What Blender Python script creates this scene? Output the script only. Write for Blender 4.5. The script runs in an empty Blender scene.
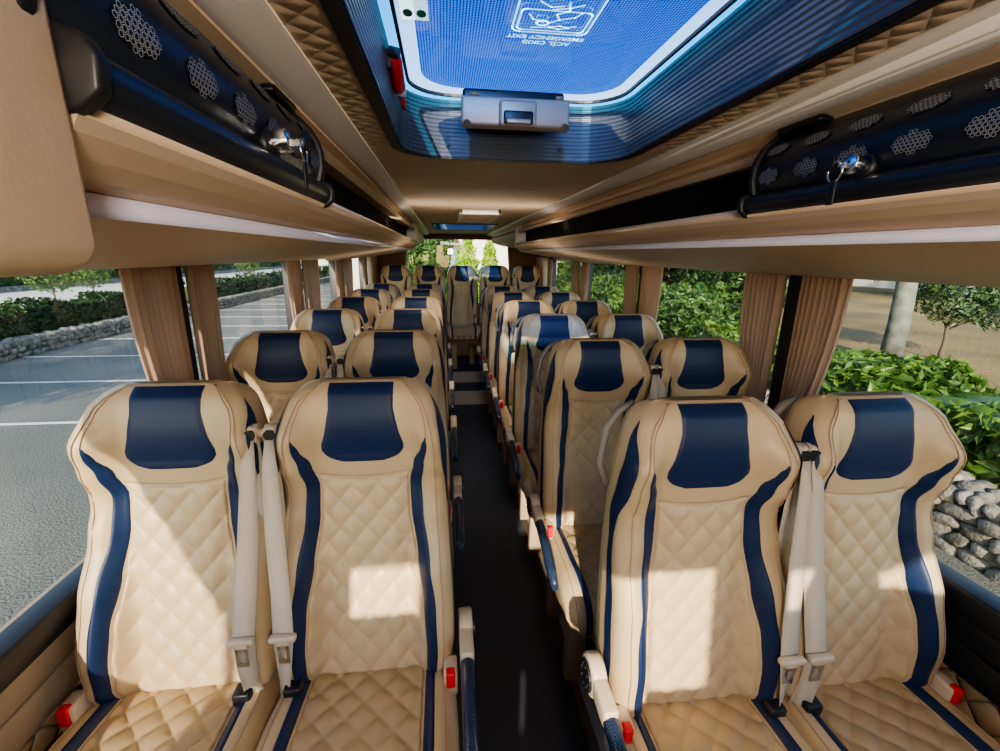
import bpy, bmesh, math, random
from mathutils import Vector, Matrix
from math import sin, cos, pi, radians, sqrt, exp
random.seed(7)
C = bpy.context.scene.collection

# ---------------------------------------------------------------- materials
def newmat(name):
    m = bpy.data.materials.new(name); m.use_nodes = True
    nt = m.node_tree; b = nt.nodes['Principled BSDF']
    return m, nt, b
def N(nt, t, **kw):
    n = nt.nodes.new(t)
    for k, v in kw.items():
        if k in n.inputs: n.inputs[k].default_value = v
        else: setattr(n, k, v)
    return n
def simple(name, col, rough=.5, metal=0, bump=0, bscale=200, var=0, vscale=6, spec=.5, sheen=0, coat=0):
    m, nt, b = newmat(name)
    b.inputs['Base Color'].default_value = (*col, 1)
    b.inputs['Roughness'].default_value = rough; b.inputs['Metallic'].default_value = metal
    b.inputs['Specular IOR Level'].default_value = spec
    if coat: b.inputs['Coat Weight'].default_value = coat
    if sheen: b.inputs['Sheen Weight'].default_value = sheen
    tc = N(nt, 'ShaderNodeTexCoord')
    if bump:
        no = N(nt, 'ShaderNodeTexNoise', Scale=bscale, Detail=3.0)
        nt.links.new(tc.outputs['Object'], no.inputs['Vector'])
        bp = N(nt, 'ShaderNodeBump', Strength=bump, Distance=.004)
        nt.links.new(no.outputs['Fac'], bp.inputs['Height']); nt.links.new(bp.outputs['Normal'], b.inputs['Normal'])
    if var:
        no = N(nt, 'ShaderNodeTexNoise', Scale=vscale, Detail=4.0)
        nt.links.new(tc.outputs['Object'], no.inputs['Vector'])
        r = N(nt, 'ShaderNodeMapRange'); r.inputs['From Min'].default_value = .3; r.inputs['From Max'].default_value = .7
        r.inputs['To Min'].default_value = 1 - var; r.inputs['To Max'].default_value = 1 + var
        nt.links.new(no.outputs['Fac'], r.inputs['Value'])
        mx = N(nt, 'ShaderNodeVectorMath', operation='SCALE'); mx.inputs[0].default_value = col
        nt.links.new(r.outputs['Result'], mx.inputs['Scale']); nt.links.new(mx.outputs[0], b.inputs['Base Color'])
    return m
def mathn(nt, op, a, b=None, c=None):
    n = nt.nodes.new('ShaderNodeMath'); n.operation = op
    for i, v in enumerate((a, b, c)):
        if v is None: continue
        if isinstance(v, (int, float)): n.inputs[i].default_value = v
        else: nt.links.new(v, n.inputs[i])
    return n.outputs[0]
def quilt(name, col, axes, a, b_, strength=1.0, dist=.01, rough=.5, dark=.25, power=.5):
    """leather with a stitched diamond pattern in the plane of two object axes"""
    m, nt, b = newmat(name)
    tc = N(nt, 'ShaderNodeTexCoord'); sp = N(nt, 'ShaderNodeSeparateXYZ')
    nt.links.new(tc.outputs['Object'], sp.inputs[0])
    p = mathn(nt, 'DIVIDE', sp.outputs[axes[0]], a); q = mathn(nt, 'DIVIDE', sp.outputs[axes[1]], b_)
    u = mathn(nt, 'MULTIPLY', mathn(nt, 'ADD', p, q), pi); v = mathn(nt, 'MULTIPLY', mathn(nt, 'SUBTRACT', p, q), pi)
    h = mathn(nt, 'POWER', mathn(nt, 'ABSOLUTE', mathn(nt, 'MULTIPLY', mathn(nt, 'SINE', u), mathn(nt, 'SINE', v))), power)
    bp = N(nt, 'ShaderNodeBump', Strength=strength, Distance=dist)
    nt.links.new(h, bp.inputs['Height']); nt.links.new(bp.outputs['Normal'], b.inputs['Normal'])
    s = mathn(nt, 'MULTIPLY_ADD', h, dark, 1 - dark)
    mx = N(nt, 'ShaderNodeVectorMath', operation='SCALE'); mx.inputs[0].default_value = col
    nt.links.new(s, mx.inputs['Scale']); nt.links.new(mx.outputs[0], b.inputs['Base Color'])
    b.inputs['Roughness'].default_value = rough
    return m
def glass(name, tint=(1, 1, 1), ior=1.45, dots=False):
    m, nt, b = newmat(name)
    nt.nodes.remove(b); out = nt.nodes['Material Output']
    tr = N(nt, 'ShaderNodeBsdfTransparent'); tr.inputs['Color'].default_value = (*tint, 1)
    gl = N(nt, 'ShaderNodeBsdfGlossy'); gl.inputs['Roughness'].default_value = .01
    lw = N(nt, 'ShaderNodeLayerWeight', Blend=.5); mix = N(nt, 'ShaderNodeMixShader')
    nt.links.new(mathn(nt, 'MULTIPLY_ADD', mathn(nt, 'POWER', lw.outputs['Facing'], 5), .8, .05), mix.inputs[0]); nt.links.new(tr.outputs[0], mix.inputs[1]); nt.links.new(gl.outputs[0], mix.inputs[2])
    nt.links.new(mix.outputs[0], out.inputs[0])
    if dots:
        tc = N(nt, 'ShaderNodeTexCoord'); sp = N(nt, 'ShaderNodeSeparateXYZ'); nt.links.new(tc.outputs['Object'], sp.inputs[0])
        u = mathn(nt, 'SINE', mathn(nt, 'MULTIPLY', sp.outputs[0], 2 * pi / .0052)); v = mathn(nt, 'SINE', mathn(nt, 'MULTIPLY', sp.outputs[1], 2 * pi / .0052))
        d = mathn(nt, 'GREATER_THAN', mathn(nt, 'ADD', u, v), .55)
        mx = N(nt, 'ShaderNodeMix', data_type='RGBA'); nt.links.new(d, mx.inputs[0])
        mx.inputs[6].default_value = (*[t * .55 for t in tint], 1); mx.inputs[7].default_value = (min(1, tint[0] * 2.4), min(1, tint[1] * 2.0), min(1, tint[2] * 1.5), 1)
        nt.links.new(mx.outputs[2], tr.inputs['Color'])
    return m
def leafmat(name, c1, c2, trans=.35, scale=3.0):
    m, nt, b = newmat(name)
    tc = N(nt, 'ShaderNodeTexCoord'); no = N(nt, 'ShaderNodeTexNoise', Scale=scale, Detail=6.0)
    nt.links.new(tc.outputs['Object'], no.inputs['Vector'])
    cr = N(nt, 'ShaderNodeValToRGB'); cr.color_ramp.elements[0].position = .35; cr.color_ramp.elements[1].position = .65
    cr.color_ramp.elements[0].color = (*c1, 1); cr.color_ramp.elements[1].color = (*c2, 1)
    nt.links.new(no.outputs['Fac'], cr.inputs[0]); nt.links.new(cr.outputs[0], b.inputs['Base Color'])
    b.inputs['Roughness'].default_value = .45
    tl = N(nt, 'ShaderNodeBsdfTranslucent'); nt.links.new(cr.outputs[0], tl.inputs['Color'])
    mix = N(nt, 'ShaderNodeMixShader'); mix.inputs[0].default_value = trans
    nt.links.new(b.outputs[0], mix.inputs[1]); nt.links.new(tl.outputs[0], mix.inputs[2]); nt.links.new(mix.outputs[0], nt.nodes['Material Output'].inputs[0])
    return m
def ground(name, c1, c2, scale, bump=.4, c3=None, bscale=90):
    m, nt, b = newmat(name)
    tc = N(nt, 'ShaderNodeTexCoord')
    n1 = N(nt, 'ShaderNodeTexNoise', Scale=scale, Detail=6.0); n2 = N(nt, 'ShaderNodeTexNoise', Scale=bscale, Detail=4.0)
    nt.links.new(tc.outputs['Object'], n1.inputs['Vector']); nt.links.new(tc.outputs['Object'], n2.inputs['Vector'])
    cr = N(nt, 'ShaderNodeValToRGB'); e = cr.color_ramp.elements
    e[0].position = .35; e[0].color = (*c1, 1); e[1].position = .65; e[1].color = (*c2, 1)
    nt.links.new(n1.outputs['Fac'], cr.inputs[0])
    mx = N(nt, 'ShaderNodeMix', data_type='RGBA', blend_type='MULTIPLY'); mx.inputs[0].default_value = .55
    cr2 = N(nt, 'ShaderNodeValToRGB'); cr2.color_ramp.elements[0].position = .35; cr2.color_ramp.elements[1].position = .6
    nt.links.new(n2.outputs['Fac'], cr2.inputs[0]); nt.links.new(cr.outputs[0], mx.inputs[6]); nt.links.new(cr2.outputs[0], mx.inputs[7])
    nt.links.new(mx.outputs[2], b.inputs['Base Color']); b.inputs['Roughness'].default_value = .85
    bp = N(nt, 'ShaderNodeBump', Strength=bump, Distance=.02); nt.links.new(n2.outputs['Fac'], bp.inputs['Height']); nt.links.new(bp.outputs['Normal'], b.inputs['Normal'])
    return m
def stonemat(name):
    m, nt, b = newmat(name)
    tc = N(nt, 'ShaderNodeTexCoord'); n1 = N(nt, 'ShaderNodeTexNoise', Scale=5.5, Detail=3.0); n2 = N(nt, 'ShaderNodeTexNoise', Scale=38.0, Detail=6.0)
    for t in (n1, n2): nt.links.new(tc.outputs['Object'], t.inputs['Vector'])
    cr = N(nt, 'ShaderNodeValToRGB'); e = cr.color_ramp.elements; e[0].position = .35; e[1].position = .68; e[0].color = (.075, .068, .055, 1); e[1].color = (.30, .28, .23, 1)
    nt.links.new(mathn(nt, 'MULTIPLY_ADD', n1.outputs['Fac'], .65, mathn(nt, 'MULTIPLY', n2.outputs['Fac'], .35)), cr.inputs[0])
    nt.links.new(cr.outputs[0], b.inputs['Base Color']); b.inputs['Roughness'].default_value = .95
    bp = N(nt, 'ShaderNodeBump', Strength=.8, Distance=.02); nt.links.new(n2.outputs['Fac'], bp.inputs['Height']); nt.links.new(bp.outputs['Normal'], b.inputs['Normal'])
    return m
def carbonmat(name):
    m, nt, b = newmat(name)
    tc = N(nt, 'ShaderNodeTexCoord'); ch = N(nt, 'ShaderNodeTexChecker', Scale=330.0); nt.links.new(tc.outputs['Object'], ch.inputs['Vector'])
    ch.inputs['Color1'].default_value = (.012, .018, .035, 1); ch.inputs['Color2'].default_value = (.035, .06, .12, 1)
    nt.links.new(ch.outputs['Color'], b.inputs['Base Color']); b.inputs['Roughness'].default_value = .22; b.inputs['Coat Weight'].default_value = .6
    return m
def carpetmat(name):
    m, nt, b = newmat(name)
    tc = N(nt, 'ShaderNodeTexCoord'); ch = N(nt, 'ShaderNodeTexChecker', Scale=160.0); nt.links.new(tc.outputs['Object'], ch.inputs['Vector'])
    no = N(nt, 'ShaderNodeTexNoise', Scale=420.0, Detail=2.0); nt.links.new(tc.outputs['Object'], no.inputs['Vector'])
    cr = N(nt, 'ShaderNodeValToRGB'); cr.color_ramp.elements[0].color = (.012, .013, .018, 1); cr.color_ramp.elements[1].color = (.10, .105, .125, 1)
    nt.links.new(mathn(nt, 'MULTIPLY_ADD', ch.outputs['Fac'], .3, mathn(nt, 'MULTIPLY', no.outputs['Fac'], .7)), cr.inputs[0])
    nt.links.new(cr.outputs[0], b.inputs['Base Color']); b.inputs['Roughness'].default_value = .8
    bp = N(nt, 'ShaderNodeBump', Strength=.5, Distance=.003); nt.links.new(no.outputs['Fac'], bp.inputs['Height']); nt.links.new(bp.outputs['Normal'], b.inputs['Normal'])
    return m
def curtainmat(name, c1, c2):
    m, nt, b = newmat(name)
    tc = N(nt, 'ShaderNodeTexCoord'); sp = N(nt, 'ShaderNodeSeparateXYZ'); nt.links.new(tc.outputs['Object'], sp.inputs[0])
    b.inputs['Base Color'].default_value = (*c1, 1); b.inputs['Roughness'].default_value = .8
    tl = N(nt, 'ShaderNodeBsdfTranslucent'); tl.inputs['Color'].default_value = (*c2, 1)
    mix = N(nt, 'ShaderNodeMixShader'); mix.inputs[0].default_value = .4
    nt.links.new(b.outputs[0], mix.inputs[1]); nt.links.new(tl.outputs[0], mix.inputs[2]); nt.links.new(mix.outputs[0], nt.nodes['Material Output'].inputs[0])
    return m

BEIGE = (.55, .405, .245)
M = dict(
    leather=simple('beige_leather', BEIGE, .42, bump=.12, bscale=350, var=.04, vscale=9),
    quilted=simple('beige_quilted_leather', (.57, .425, .262), .42, bump=.1, bscale=350),
    cushion=simple('tan_quilted_leather', (.45, .325, .185), .4, bump=.1, bscale=350),
    piping=simple('brown_piping', (.42, .30, .19), .5),
    navy=simple('navy_leather', (.0095, .024, .078), .44, bump=.1, bscale=400, spec=.35),
    shell=simple('seat_shell', (.50, .37, .25), .5),
    belt=simple('cream_webbing', (.56, .475, .37), .75, bump=.3, bscale=600),
    beltplast=simple('cream_plastic', (.60, .48, .35), .4),
    chrome=simple('chrome', (.75, .76, .78), .18, 1),
    red=simple('red_plastic', (.72, .02, .03), .35),
    black=simple('black_plastic', (.014, .014, .017), .42),
    blacksoft=simple('soft_black_plastic', (.013, .018, .032), .3, bump=.1, bscale=500),  # blue sheen mixed into the base colour
    void=simple('black_felt', (.004, .004, .005), .95),  # near-black colour painting in the shade of hollows
    carbon=carbonmat('blue_carbon'),
    carpet=carpetmat('black_carpet'),
    alu=simple('aluminium', (.50, .53, .58), .35, .2),
    bronze=simple('bronze_trim', (.30, .21, .14), .4),
    grey=simple('grey_trim', (.50, .45, .40), .4),
    rack=simple('tan_vinyl', (.66, .50, .34), .5, bump=.05, bscale=260),
    rackdark=simple('tan_vinyl_recess', (.36, .25, .15), .55),
    strip=simple('lilac_strip', (.72, .70, .85), .25),
    ceil=quilt('quilted_ceiling', (.68, .52, .355), (0, 1), .042, .046, .7, .007, .55, .12, .8),
    wallq=quilt('quilted_wall_trim', (.42, .29, .17), (1, 2), .09, .1, 1.0, .012, .5, .4, .35),
    wallpanel=simple('tan_wall_panel', (.30, .225, .15), .5),
    brown=simple('brown_trim', (.16, .085, .05), .6, bump=.1),
    curt=curtainmat('brown_curtain', (.50, .345, .25), (.62, .42, .29)), handle=simple('grey_handle', (.19, .175, .16), .45),
    glass=glass('window_glass', (.90, .94, .93)),
    hatchglass=glass('hatch_dotted_glass', (.035, .12, .42), dots=True),
    hatchclear=glass('hatch_clear_glass', (.12, .62, .88)),
    hatchpale=glass('hatch_fritted_glass', (.75, .82, .9)),
    hatchframe=simple('hatch_frame_plastic', (.085, .10, .135), .28),
    asphalt=ground('asphalt', (.145, .145, .115), (.20, .197, .16), .6, .8, bscale=45),
    paving=ground('pale_paving', (.62, .58, .5), (.72, .68, .6), .8, .2),
    dirt=ground('dry_grass_earth', (.12, .10, .028), (.33, .22, .08), .30, .5, bscale=14),
    grass=ground('grass', (.06, .13, .02), (.16, .2, .05), .8, .5, bscale=30),
    stone=stonemat('rubble_stone'),
    paint=simple('road_paint', (.55, .56, .55), .7),
    leafd=leafmat('dark_hedge_leaves', (.012, .035, .008), (.04, .09, .018)),
    leafm=leafmat('green_leaves', (.020, .065, .014), (.085, .17, .035), .35),
    leafb=leafmat('bright_hedge_leaves', (.025, .075, .012), (.15, .26, .04), .35),
    leafy=leafmat('yellow_green_leaves', (.18, .34, .015), (.42, .6, .03), .4),
    leafp=leafmat('pale_green_leaves', (.06, .11, .025), (.16, .24, .07), .4),
    leafo=leafmat('olive_leaves', (.025, .06, .018), (.085, .14, .05), .3),
    bark=simple('dappled_bark', (.12, .125, .10), .9, bump=.6, bscale=12, var=.5, vscale=4),  # tone noise paints dappled sunlight into the bark
    barkd=simple('dark_bark', (.10, .075, .05), .9, bump=.6, bscale=30),
    render=simple('cream_render', (.78, .72, .62), .8),
    tile=simple('roof_tile', (.4, .16, .09), .8),
    steel=simple('green_steel', (.05, .16, .15), .5),
    sticker=simple('pale_green_sticker', (.75, .9, .8), .5),
    stickerink=simple('green_ink', (.05, .35, .22), .5),
)
def decal(name, col):
    m, nt, b = newmat(name); b.inputs['Base Color'].default_value = (*col, 1)
    tl = N(nt, 'ShaderNodeBsdfTranslucent'); tl.inputs['Color'].default_value = (*col, 1)
    mix = N(nt, 'ShaderNodeMixShader'); mix.inputs[0].default_value = .75
    nt.links.new(b.outputs[0], mix.inputs[1]); nt.links.new(tl.outputs[0], mix.inputs[2]); nt.links.new(mix.outputs[0], nt.nodes['Material Output'].inputs[0])
    return m
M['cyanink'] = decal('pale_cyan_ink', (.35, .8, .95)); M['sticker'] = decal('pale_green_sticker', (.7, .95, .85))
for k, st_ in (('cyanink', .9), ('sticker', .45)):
    b_ = M[k].node_tree.nodes['Principled BSDF']; b_.inputs['Emission Color'].default_value = b_.inputs['Base Color'].default_value; b_.inputs['Emission Strength'].default_value = st_ * 4  # decals glow by themselves, in place of sky light through the pane

# ---------------------------------------------------------------- helpers
def tag(o, label, cat, group=None, kind=None):
    o['label'] = label; o['category'] = cat
    if group: o['group'] = group
    if kind: o['kind'] = kind
    return o
def struct(o):
    o['kind'] = 'structure'; return o
def empty(name, loc=(0, 0, 0), rz=0):
    o = bpy.data.objects.new(name, None); C.objects.link(o); o.location = loc; o.rotation_euler = (0, 0, rz)
    o.empty_display_size = .1
    return o
def obj(name, vf, mat, parent=None, smooth=False, loc=None):
    v, f = vf
    me = bpy.data.meshes.new(name); me.from_pydata([tuple(p) for p in v], [], f); me.validate(); me.update()
    if name in ('backrest', 'seat_cushion'):
        bm = bmesh.new(); bm.from_mesh(me); bmesh.ops.recalc_face_normals(bm, faces=bm.faces); bm.to_mesh(me); bm.free()
    if smooth:
        for p in me.polygons: p.use_smooth = len(p.vertices) < 12
    mats = mat if isinstance(mat, list) else [mat]
    for mm in mats: me.materials.append(mm)
    o = bpy.data.objects.new(name, me); C.objects.link(o)
    if parent: o.parent = parent
    if loc: o.location = loc
    return o
def bevel(o, w=.01, seg=2, ang=35):
    md = o.modifiers.new('bevel', 'BEVEL'); md.width = w; md.segments = seg; md.limit_method = 'ANGLE'; md.angle_limit = radians(ang)
    for p in o.data.polygons: p.use_smooth = True
    return o
def join(*vfs):
    V, F = [], []
    for v, f in vfs:
        n = len(V); V += list(v); F += [[i + n for i in q] for q in f]
    return V, F
def box(x0, x1, y0, y1, z0, z1):
    v = [(x, y, z) for x in (x0, x1) for y in (y0, y1) for z in (z0, z1)]
    f = [[0, 1, 3, 2], [4, 6, 7, 5], [0, 4, 5, 1], [2, 3, 7, 6], [0, 2, 6, 4], [1, 5, 7, 3]]
    return v, f
def grid(rows, closed=False, cap0=False, cap1=False):
    V, F = [], []; n = len(rows[0])
    for r in rows: V += r
    for i in range(len(rows) - 1):
        for j in range(n if closed else n - 1):
            k = (j + 1) % n
            F.append([i * n + j, i * n + k, (i + 1) * n + k, (i + 1) * n + j])
    if cap0: F.append(list(range(n))[::-1])
    if cap1: F.append([(len(rows) - 1) * n + j for j in range(n)])
    return V, F
def extrude_y(prof, y0, y1, closed=True, caps=True):
    rows = [[(x, y, z) for x, z in prof] for y in (y0, y1)]
    return grid(rows, closed, caps and closed, caps and closed)
def tube(pts, r, n=8, cap=True):
    pts = [Vector(p) for p in pts]; rows = []; up = None
    for i, p in enumerate(pts):
        d = (pts[min(i + 1, len(pts) - 1)] - pts[max(i - 1, 0)])
        d = d.normalized() if d.length > 1e-9 else Vector((0, 0, 1))
        if up is None:
            up = Vector((0, 0, 1)) if abs(d.z) < .9 else Vector((1, 0, 0))
        a = d.cross(up).normalized(); up = a.cross(d).normalized()
        rr = r[i] if isinstance(r, (list, tuple)) else r
        rows.append([tuple(p + a * rr * cos(2 * pi * k / n) + up * rr * sin(2 * pi * k / n)) for k in range(n)])
    return grid(rows, True, cap, cap)
def cyl(c, axis, r, l, n=24, r2=None):
    c = Vector(c); d = Vector(axis).normalized()
    return tube([c - d * l / 2, c + d * l / 2], [r, r if r2 is None else r2], n)
def lerpt(tab, x):
    if x <= tab[0][0]: return tab[0][1]
    for (a, va), (b, vb) in zip(tab, tab[1:]):
        if x <= b:
            t = (x - a) / (b - a); t = t * t * (3 - 2 * t) if len(tab) > 3 else t
            return va + (vb - va) * t
    return tab[-1][1]
def lin(tab, x):
    if x <= tab[0][0]: return tab[0][1]
    for (a, va), (b, vb) in zip(tab, tab[1:]):
        if x <= b: return va + (vb - va) * (x - a) / (b - a)
    return tab[-1][1]
def smooth01(t):
    t = max(0, min(1, t)); return t * t * (3 - 2 * t)
def kids(o): return list(o.children)
def copy_tree(o, parent=None):
    c = o.copy(); C.objects.link(c)
    if parent:
        c.parent = parent; c.matrix_parent_inverse = o.matrix_parent_inverse.copy()
    for ch in kids(o): copy_tree(ch, c)
    return c

# ---------------------------------------------------------------- camera
CAMX, CAMZ = -.185, 1.65
yaw, pit, rol, FPX = radians(7.06), radians(15.04), radians(.755), 450
Fv = Vector((sin(yaw) * cos(pit), cos(yaw) * cos(pit), -sin(pit))); Rv = Vector((cos(yaw), -sin(yaw), 0)); Uv = Rv.cross(Fv)
R2 = Rv * cos(rol) + Uv * sin(rol); U2 = Uv * cos(rol) - Rv * sin(rol)
cd = bpy.data.cameras.new('camera'); cam = bpy.data.objects.new('camera', cd); C.objects.link(cam)
mw = Matrix((R2, U2, -Fv)).transposed().to_4x4(); mw.translation = Vector((CAMX, 0, CAMZ)); cam.matrix_world = mw
cd.sensor_width = 36; cd.lens = 36 * FPX / 1000; cd.clip_start = .02; cd.clip_end = 500
bpy.context.scene.camera = cam

# ---------------------------------------------------------------- light
sc = bpy.context.scene
w = bpy.data.worlds.new('world'); sc.world = w; w.use_nodes = True
nt = w.node_tree; bg = nt.nodes['Background']
sky = nt.nodes.new('ShaderNodeTexSky'); sky.sky_type = 'NISHITA'; sky.sun_disc = False
SUN_DIR = Vector((.20, 1, -.40)).normalized()          # the way the light travels
el = math.asin(-SUN_DIR.z); az = math.atan2(-SUN_DIR.x, -SUN_DIR.y)
sky.sun_elevation = el; sky.sun_rotation = az; sky.altitude = 50; sky.air_density = 1.0; sky.dust_density = .6; sky.ozone_density = 1.5
nt.links.new(sky.outputs[0], bg.inputs[0]); bg.inputs[1].default_value = .30
sd = bpy.data.lights.new('sun', 'SUN'); sd.energy = 6.0; sd.angle = radians(.6); sd.color = (1, .86, .68)
so = bpy.data.objects.new('sun', sd); C.objects.link(so); so.rotation_euler = SUN_DIR.to_track_quat('-Z', 'Y').to_euler()
def add_fill(kind, loc, power, col, aim=None, **kw):
    d = bpy.data.lights.new('cabin_lamp', kind); d.energy = power; d.color = col
    for k, v in kw.items(): setattr(d, k, v)
    o = bpy.data.objects.new('cabin_lamp', d); C.objects.link(o); o.location = loc
    if aim: o.rotation_euler = Vector(aim).to_track_quat('-Z', 'Y').to_euler()
for sg in (-1, 1): add_fill('AREA', (sg * .40, 2.5, 1.748), 1.1, (1, .90, .78), (-sg * .5, 0, 1), shape='RECTANGLE', size=.03, size_y=2.4, spread=radians(135))  # added fill hidden on the rack lips, brightens ceiling and racks
add_fill('POINT', (0, -.55, 1.72), 16, (1, .92, .81), shadow_soft_size=.09)   # unseen fill added behind the camera to brighten the front
add_fill('AREA', (0, 2.62, 1.87), 2.6, (1, .93, .84), (0, .75, -1), shape='RECTANGLE', size=.5, size_y=.12, spread=radians(120))  # added fill facing away from the camera, brightens the rear rows
sc.view_settings.view_transform = 'AgX'; sc.view_settings.look = 'AgX - Medium High Contrast'; sc.view_settings.exposure = .92
sc.cycles.max_bounces = 10; sc.cycles.diffuse_bounces = 6; sc.cycles.glossy_bounces = 4; sc.cycles.transparent_max_bounces = 16
sc.cycles.sample_clamp_indirect = 6; sc.cycles.caustics_reflective = False; sc.cycles.caustics_refractive = False

# ---------------------------------------------------------------- the seat
L = .75; BZ, TZ, LEAN = .60, 1.345, .135
def back_base(h):                      # h = distance down from the top edge
    s = 1 - h / L
    y = LEAN * s + .012 * sin(pi * s) - .012 * exp(-((s - .85) / .14) ** 2)
    return y, BZ + (TZ - BZ) * s
WT = [(0, .105), (.006, .128), (.018, .150), (.04, .172), (.07, .185), (.11, .196), (.15, .202), (.22, .203), (.30, .204), (.42, .211), (.55, .217), (.66, .218), (.71, .212), (.74, .200), (.75, .19)]
WING = [(0, .004), (.05, .026), (.12, .058), (.19, .040), (.27, .014), (.36, .028), (.48, .064), (.60, .076), (.70, .060), (.75, .034)]
def back_W(h): return lin(WT, h)
def back_F(x, h):                      # how far the front stands forward of the base line
    W = back_W(h); a = abs(x)
    g = smooth01((a - .095) / .075)
    e = smooth01((a - (W - .03)) / .03)
    f = .012 + lerpt(WING, h) * g - .022 * e
    f -= .010 * smooth01((a - .07) / .05) * (1 - smooth01((a - .12) / .04)) * smooth01((h - .2) / .06)
    if h < .22: f += .012 * (1 - smooth01((a - .11) / .05)) * sin(pi * min(1, h / .2 + .12))
    if h < .03: f -= .028 * (1 - h / .03) ** 2
    # shoulder creases
    if .20 < h < .34 and a > .15: f += .0016 * sin(h * 330) * smooth01((a - .15) / .02)
    return f
def back_P(x, h, off=0):
    y, z = back_base(h)
    return (x, y - back_F(x, h) - off, z)
hs = [0, .003, .007, .013, .02, .03, .042, .056, .072, .09] + [.09 + .66 * k / 44 for k in range(1, 45)]
US = [-1 + .03 + 1.94 * k / 36 for k in range(37)]
rows = []
for h in hs:
    W = back_W(h); y, z = back_base(h); T = .075 + .03 * smooth01(h / .5)
    T *= sqrt(max(.02, 1 - (1 - min(1, h / .04)) ** 2))
    zz = z
    r = []
    for u in US: r.append((u * W, y - back_F(u * W, h), zz))
    fe = back_F(W * .97, h)
    for uu, v in ((.992, .14), (1, .35), (1, .62), (.985, .85), (.93, .96), (.8, 1.0)): r.append((uu * W, y - fe * (1 - v) + T * v, zz))
    for uu in (.4, 0, -.4): r.append((uu * W, y + T + .012, zz))
    for uu, v in ((.8, 1.0), (.93, .96), (.985, .85), (1, .62), (1, .35), (.992, .14)): r.append((-uu * W, y - fe * (1 - v) + T * v, zz))
    rows.append(r)
SEAT = {}
SEAT['backrest'] = (grid(rows, True, True, True), 'leather')
def overlay(P, xl, xr, h0, h1, nx, nh, off=.0035, sink=.004, fn=None, hfun=None):
    rows = []
    for i in range(nh + 1):
        r = []
        for j in range(nx + 1):
            t = i / nh; s = j / nx
            if hfun:
                xx = xl(h0) + (xr(h0) - xl(h0)) * s; ha = hfun(xx, h0); h = ha + (h1 - ha) * t
            else: h = h0 + (h1 - h0) * t
            a, b = xl(h), xr(h); x = a + (b - a) * s
            e = min(i, nh - i, j, nx - j)
            o = -sink if e == 0 else (off * .75 if e == 1 else off)
            if fn and e > 0: o += fn(x, h)
            r.append(P(x, h, o))
        rows.append(r)
    return grid(rows)
# navy headrest patch: narrow at the top edge, wider and rounded at the foot
PX = [(0, .081), (.06, .080), (.12, .092), (.150, .102), (.166, .1025), (.178, .096), (.188, .082), (.1955, .060), (.2000, .034), (.2015, .010)]
SEAT['headrest_patch'] = (overlay(back_P, lambda h: -lin(PX, h), lambda h: lin(PX, h), .001, .2015, 24, 40, .004, .003), 'navy')
SO = [(.118, .156), (.15, .158), (.20, .150), (.26, .143), (.33, .146), (.45, .162), (.56, .174), (.66, .176), (.75, .170)]
SI = [(.118, .154), (.15, .142), (.20, .121), (.26, .109), (.33, .111), (.45, .126), (.56, .141), (.66, .146), (.75, .144)]
for sg in (-1, 1):
    f1 = (lambda h: lerpt(SI, h)) if sg > 0 else (lambda h: -lerpt(SO, h)); f2 = (lambda h: lerpt(SO, h)) if sg > 0 else (lambda h: -lerpt(SI, h))
    SEAT['stripe%d' % sg] = (overlay(back_P, f1, f2, .118, .746, 8, 60, .0035, .002), 'navy')
def qpat(x, z, a=.064, b=.074):
    u = x / a + z / b; v = x / a - z / b
    return (abs(sin(pi * u)) * abs(sin(pi * v))) ** .42
pin = lambda h: lerpt(SI, h) - .002
SEAT['quilted_panel'] = (overlay(back_P, lambda h: -pin(max(h, .2)), lambda h: pin(max(h, .2)), .232, .748, 64, 130, .002, .003,
                                 lambda x, h: .0075 * qpat(x, h) * smooth01((h - .232) / .03), lambda x, h0: .240 - .012 * (x / .12) ** 2), 'quilted')
def seam(xf, hlist, off=.0015): return [back_P(xf(h), h, off) for h in hlist]
hh = [.004 + .74 * (k / 60) ** 1.4 for k in range(61)]
edge = [back_P(-(back_W(h) - .028), h, .001) for h in hh[::-1]] + [back_P((back_W(h) - .028), h, .001) for h in hh]
IN = [(.004, .098), (.02, .118), (.05, .140), (.09, .153), (.13, .157)]
inn = [[back_P(s * lin(IN, h), h, .001) for h in [.004 + .12 * k / 16 for k in range(17)]] for s in (-1, 1)]
col = [back_P(x, .236 - .012 * (x / .12) ** 2, .002) for x in [-.115 + .23 * k / 20 for k in range(21)]]
for k, p in enumerate((tube(edge, .0014, 5), tube(inn[0], .0014, 5), tube(inn[1], .0014, 5), tube(col, .0009, 5))): SEAT['piping%d' % k] = (p, 'piping')
def sidestripe(sg):
    rows = []
    for k in range(41):
        h = .035 + .69 * k / 40; W = back_W(h); y, z = back_base(h); fe = back_F(W * .97, h); T = .075 + .03 * smooth01(h / .5)
        c = .10 + .20 * smooth01((h - .16) / .18); wd = .16 + .30 * sin(pi * min(1, h / .34)) * (h < .34) + .06 * smooth01((h - .30) / .1); wd *= .08 + .92 * smooth01((h - .03) / .07)
        r = []
        for q in range(7):
            v = c + wd * (q / 6 - .5)
            uu = lin([(-.3, .88), (-.1, .945), (0, .97), (.14, .992), (.35, 1), (.62, 1), (.85, .985)], v)
            vv = max(0, v); fr = back_F(uu * W, h) if v < .02 else fe
            r.append((sg * (uu * W + .0022), y - fr * (1 - vv) + T * vv - (.003 if v < .14 else 0), z))
        rows.append(r)
    return grid(rows)
for sg in (-1, 1): SEAT['side%d' % sg] = (sidestripe(sg), 'navy')

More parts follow.
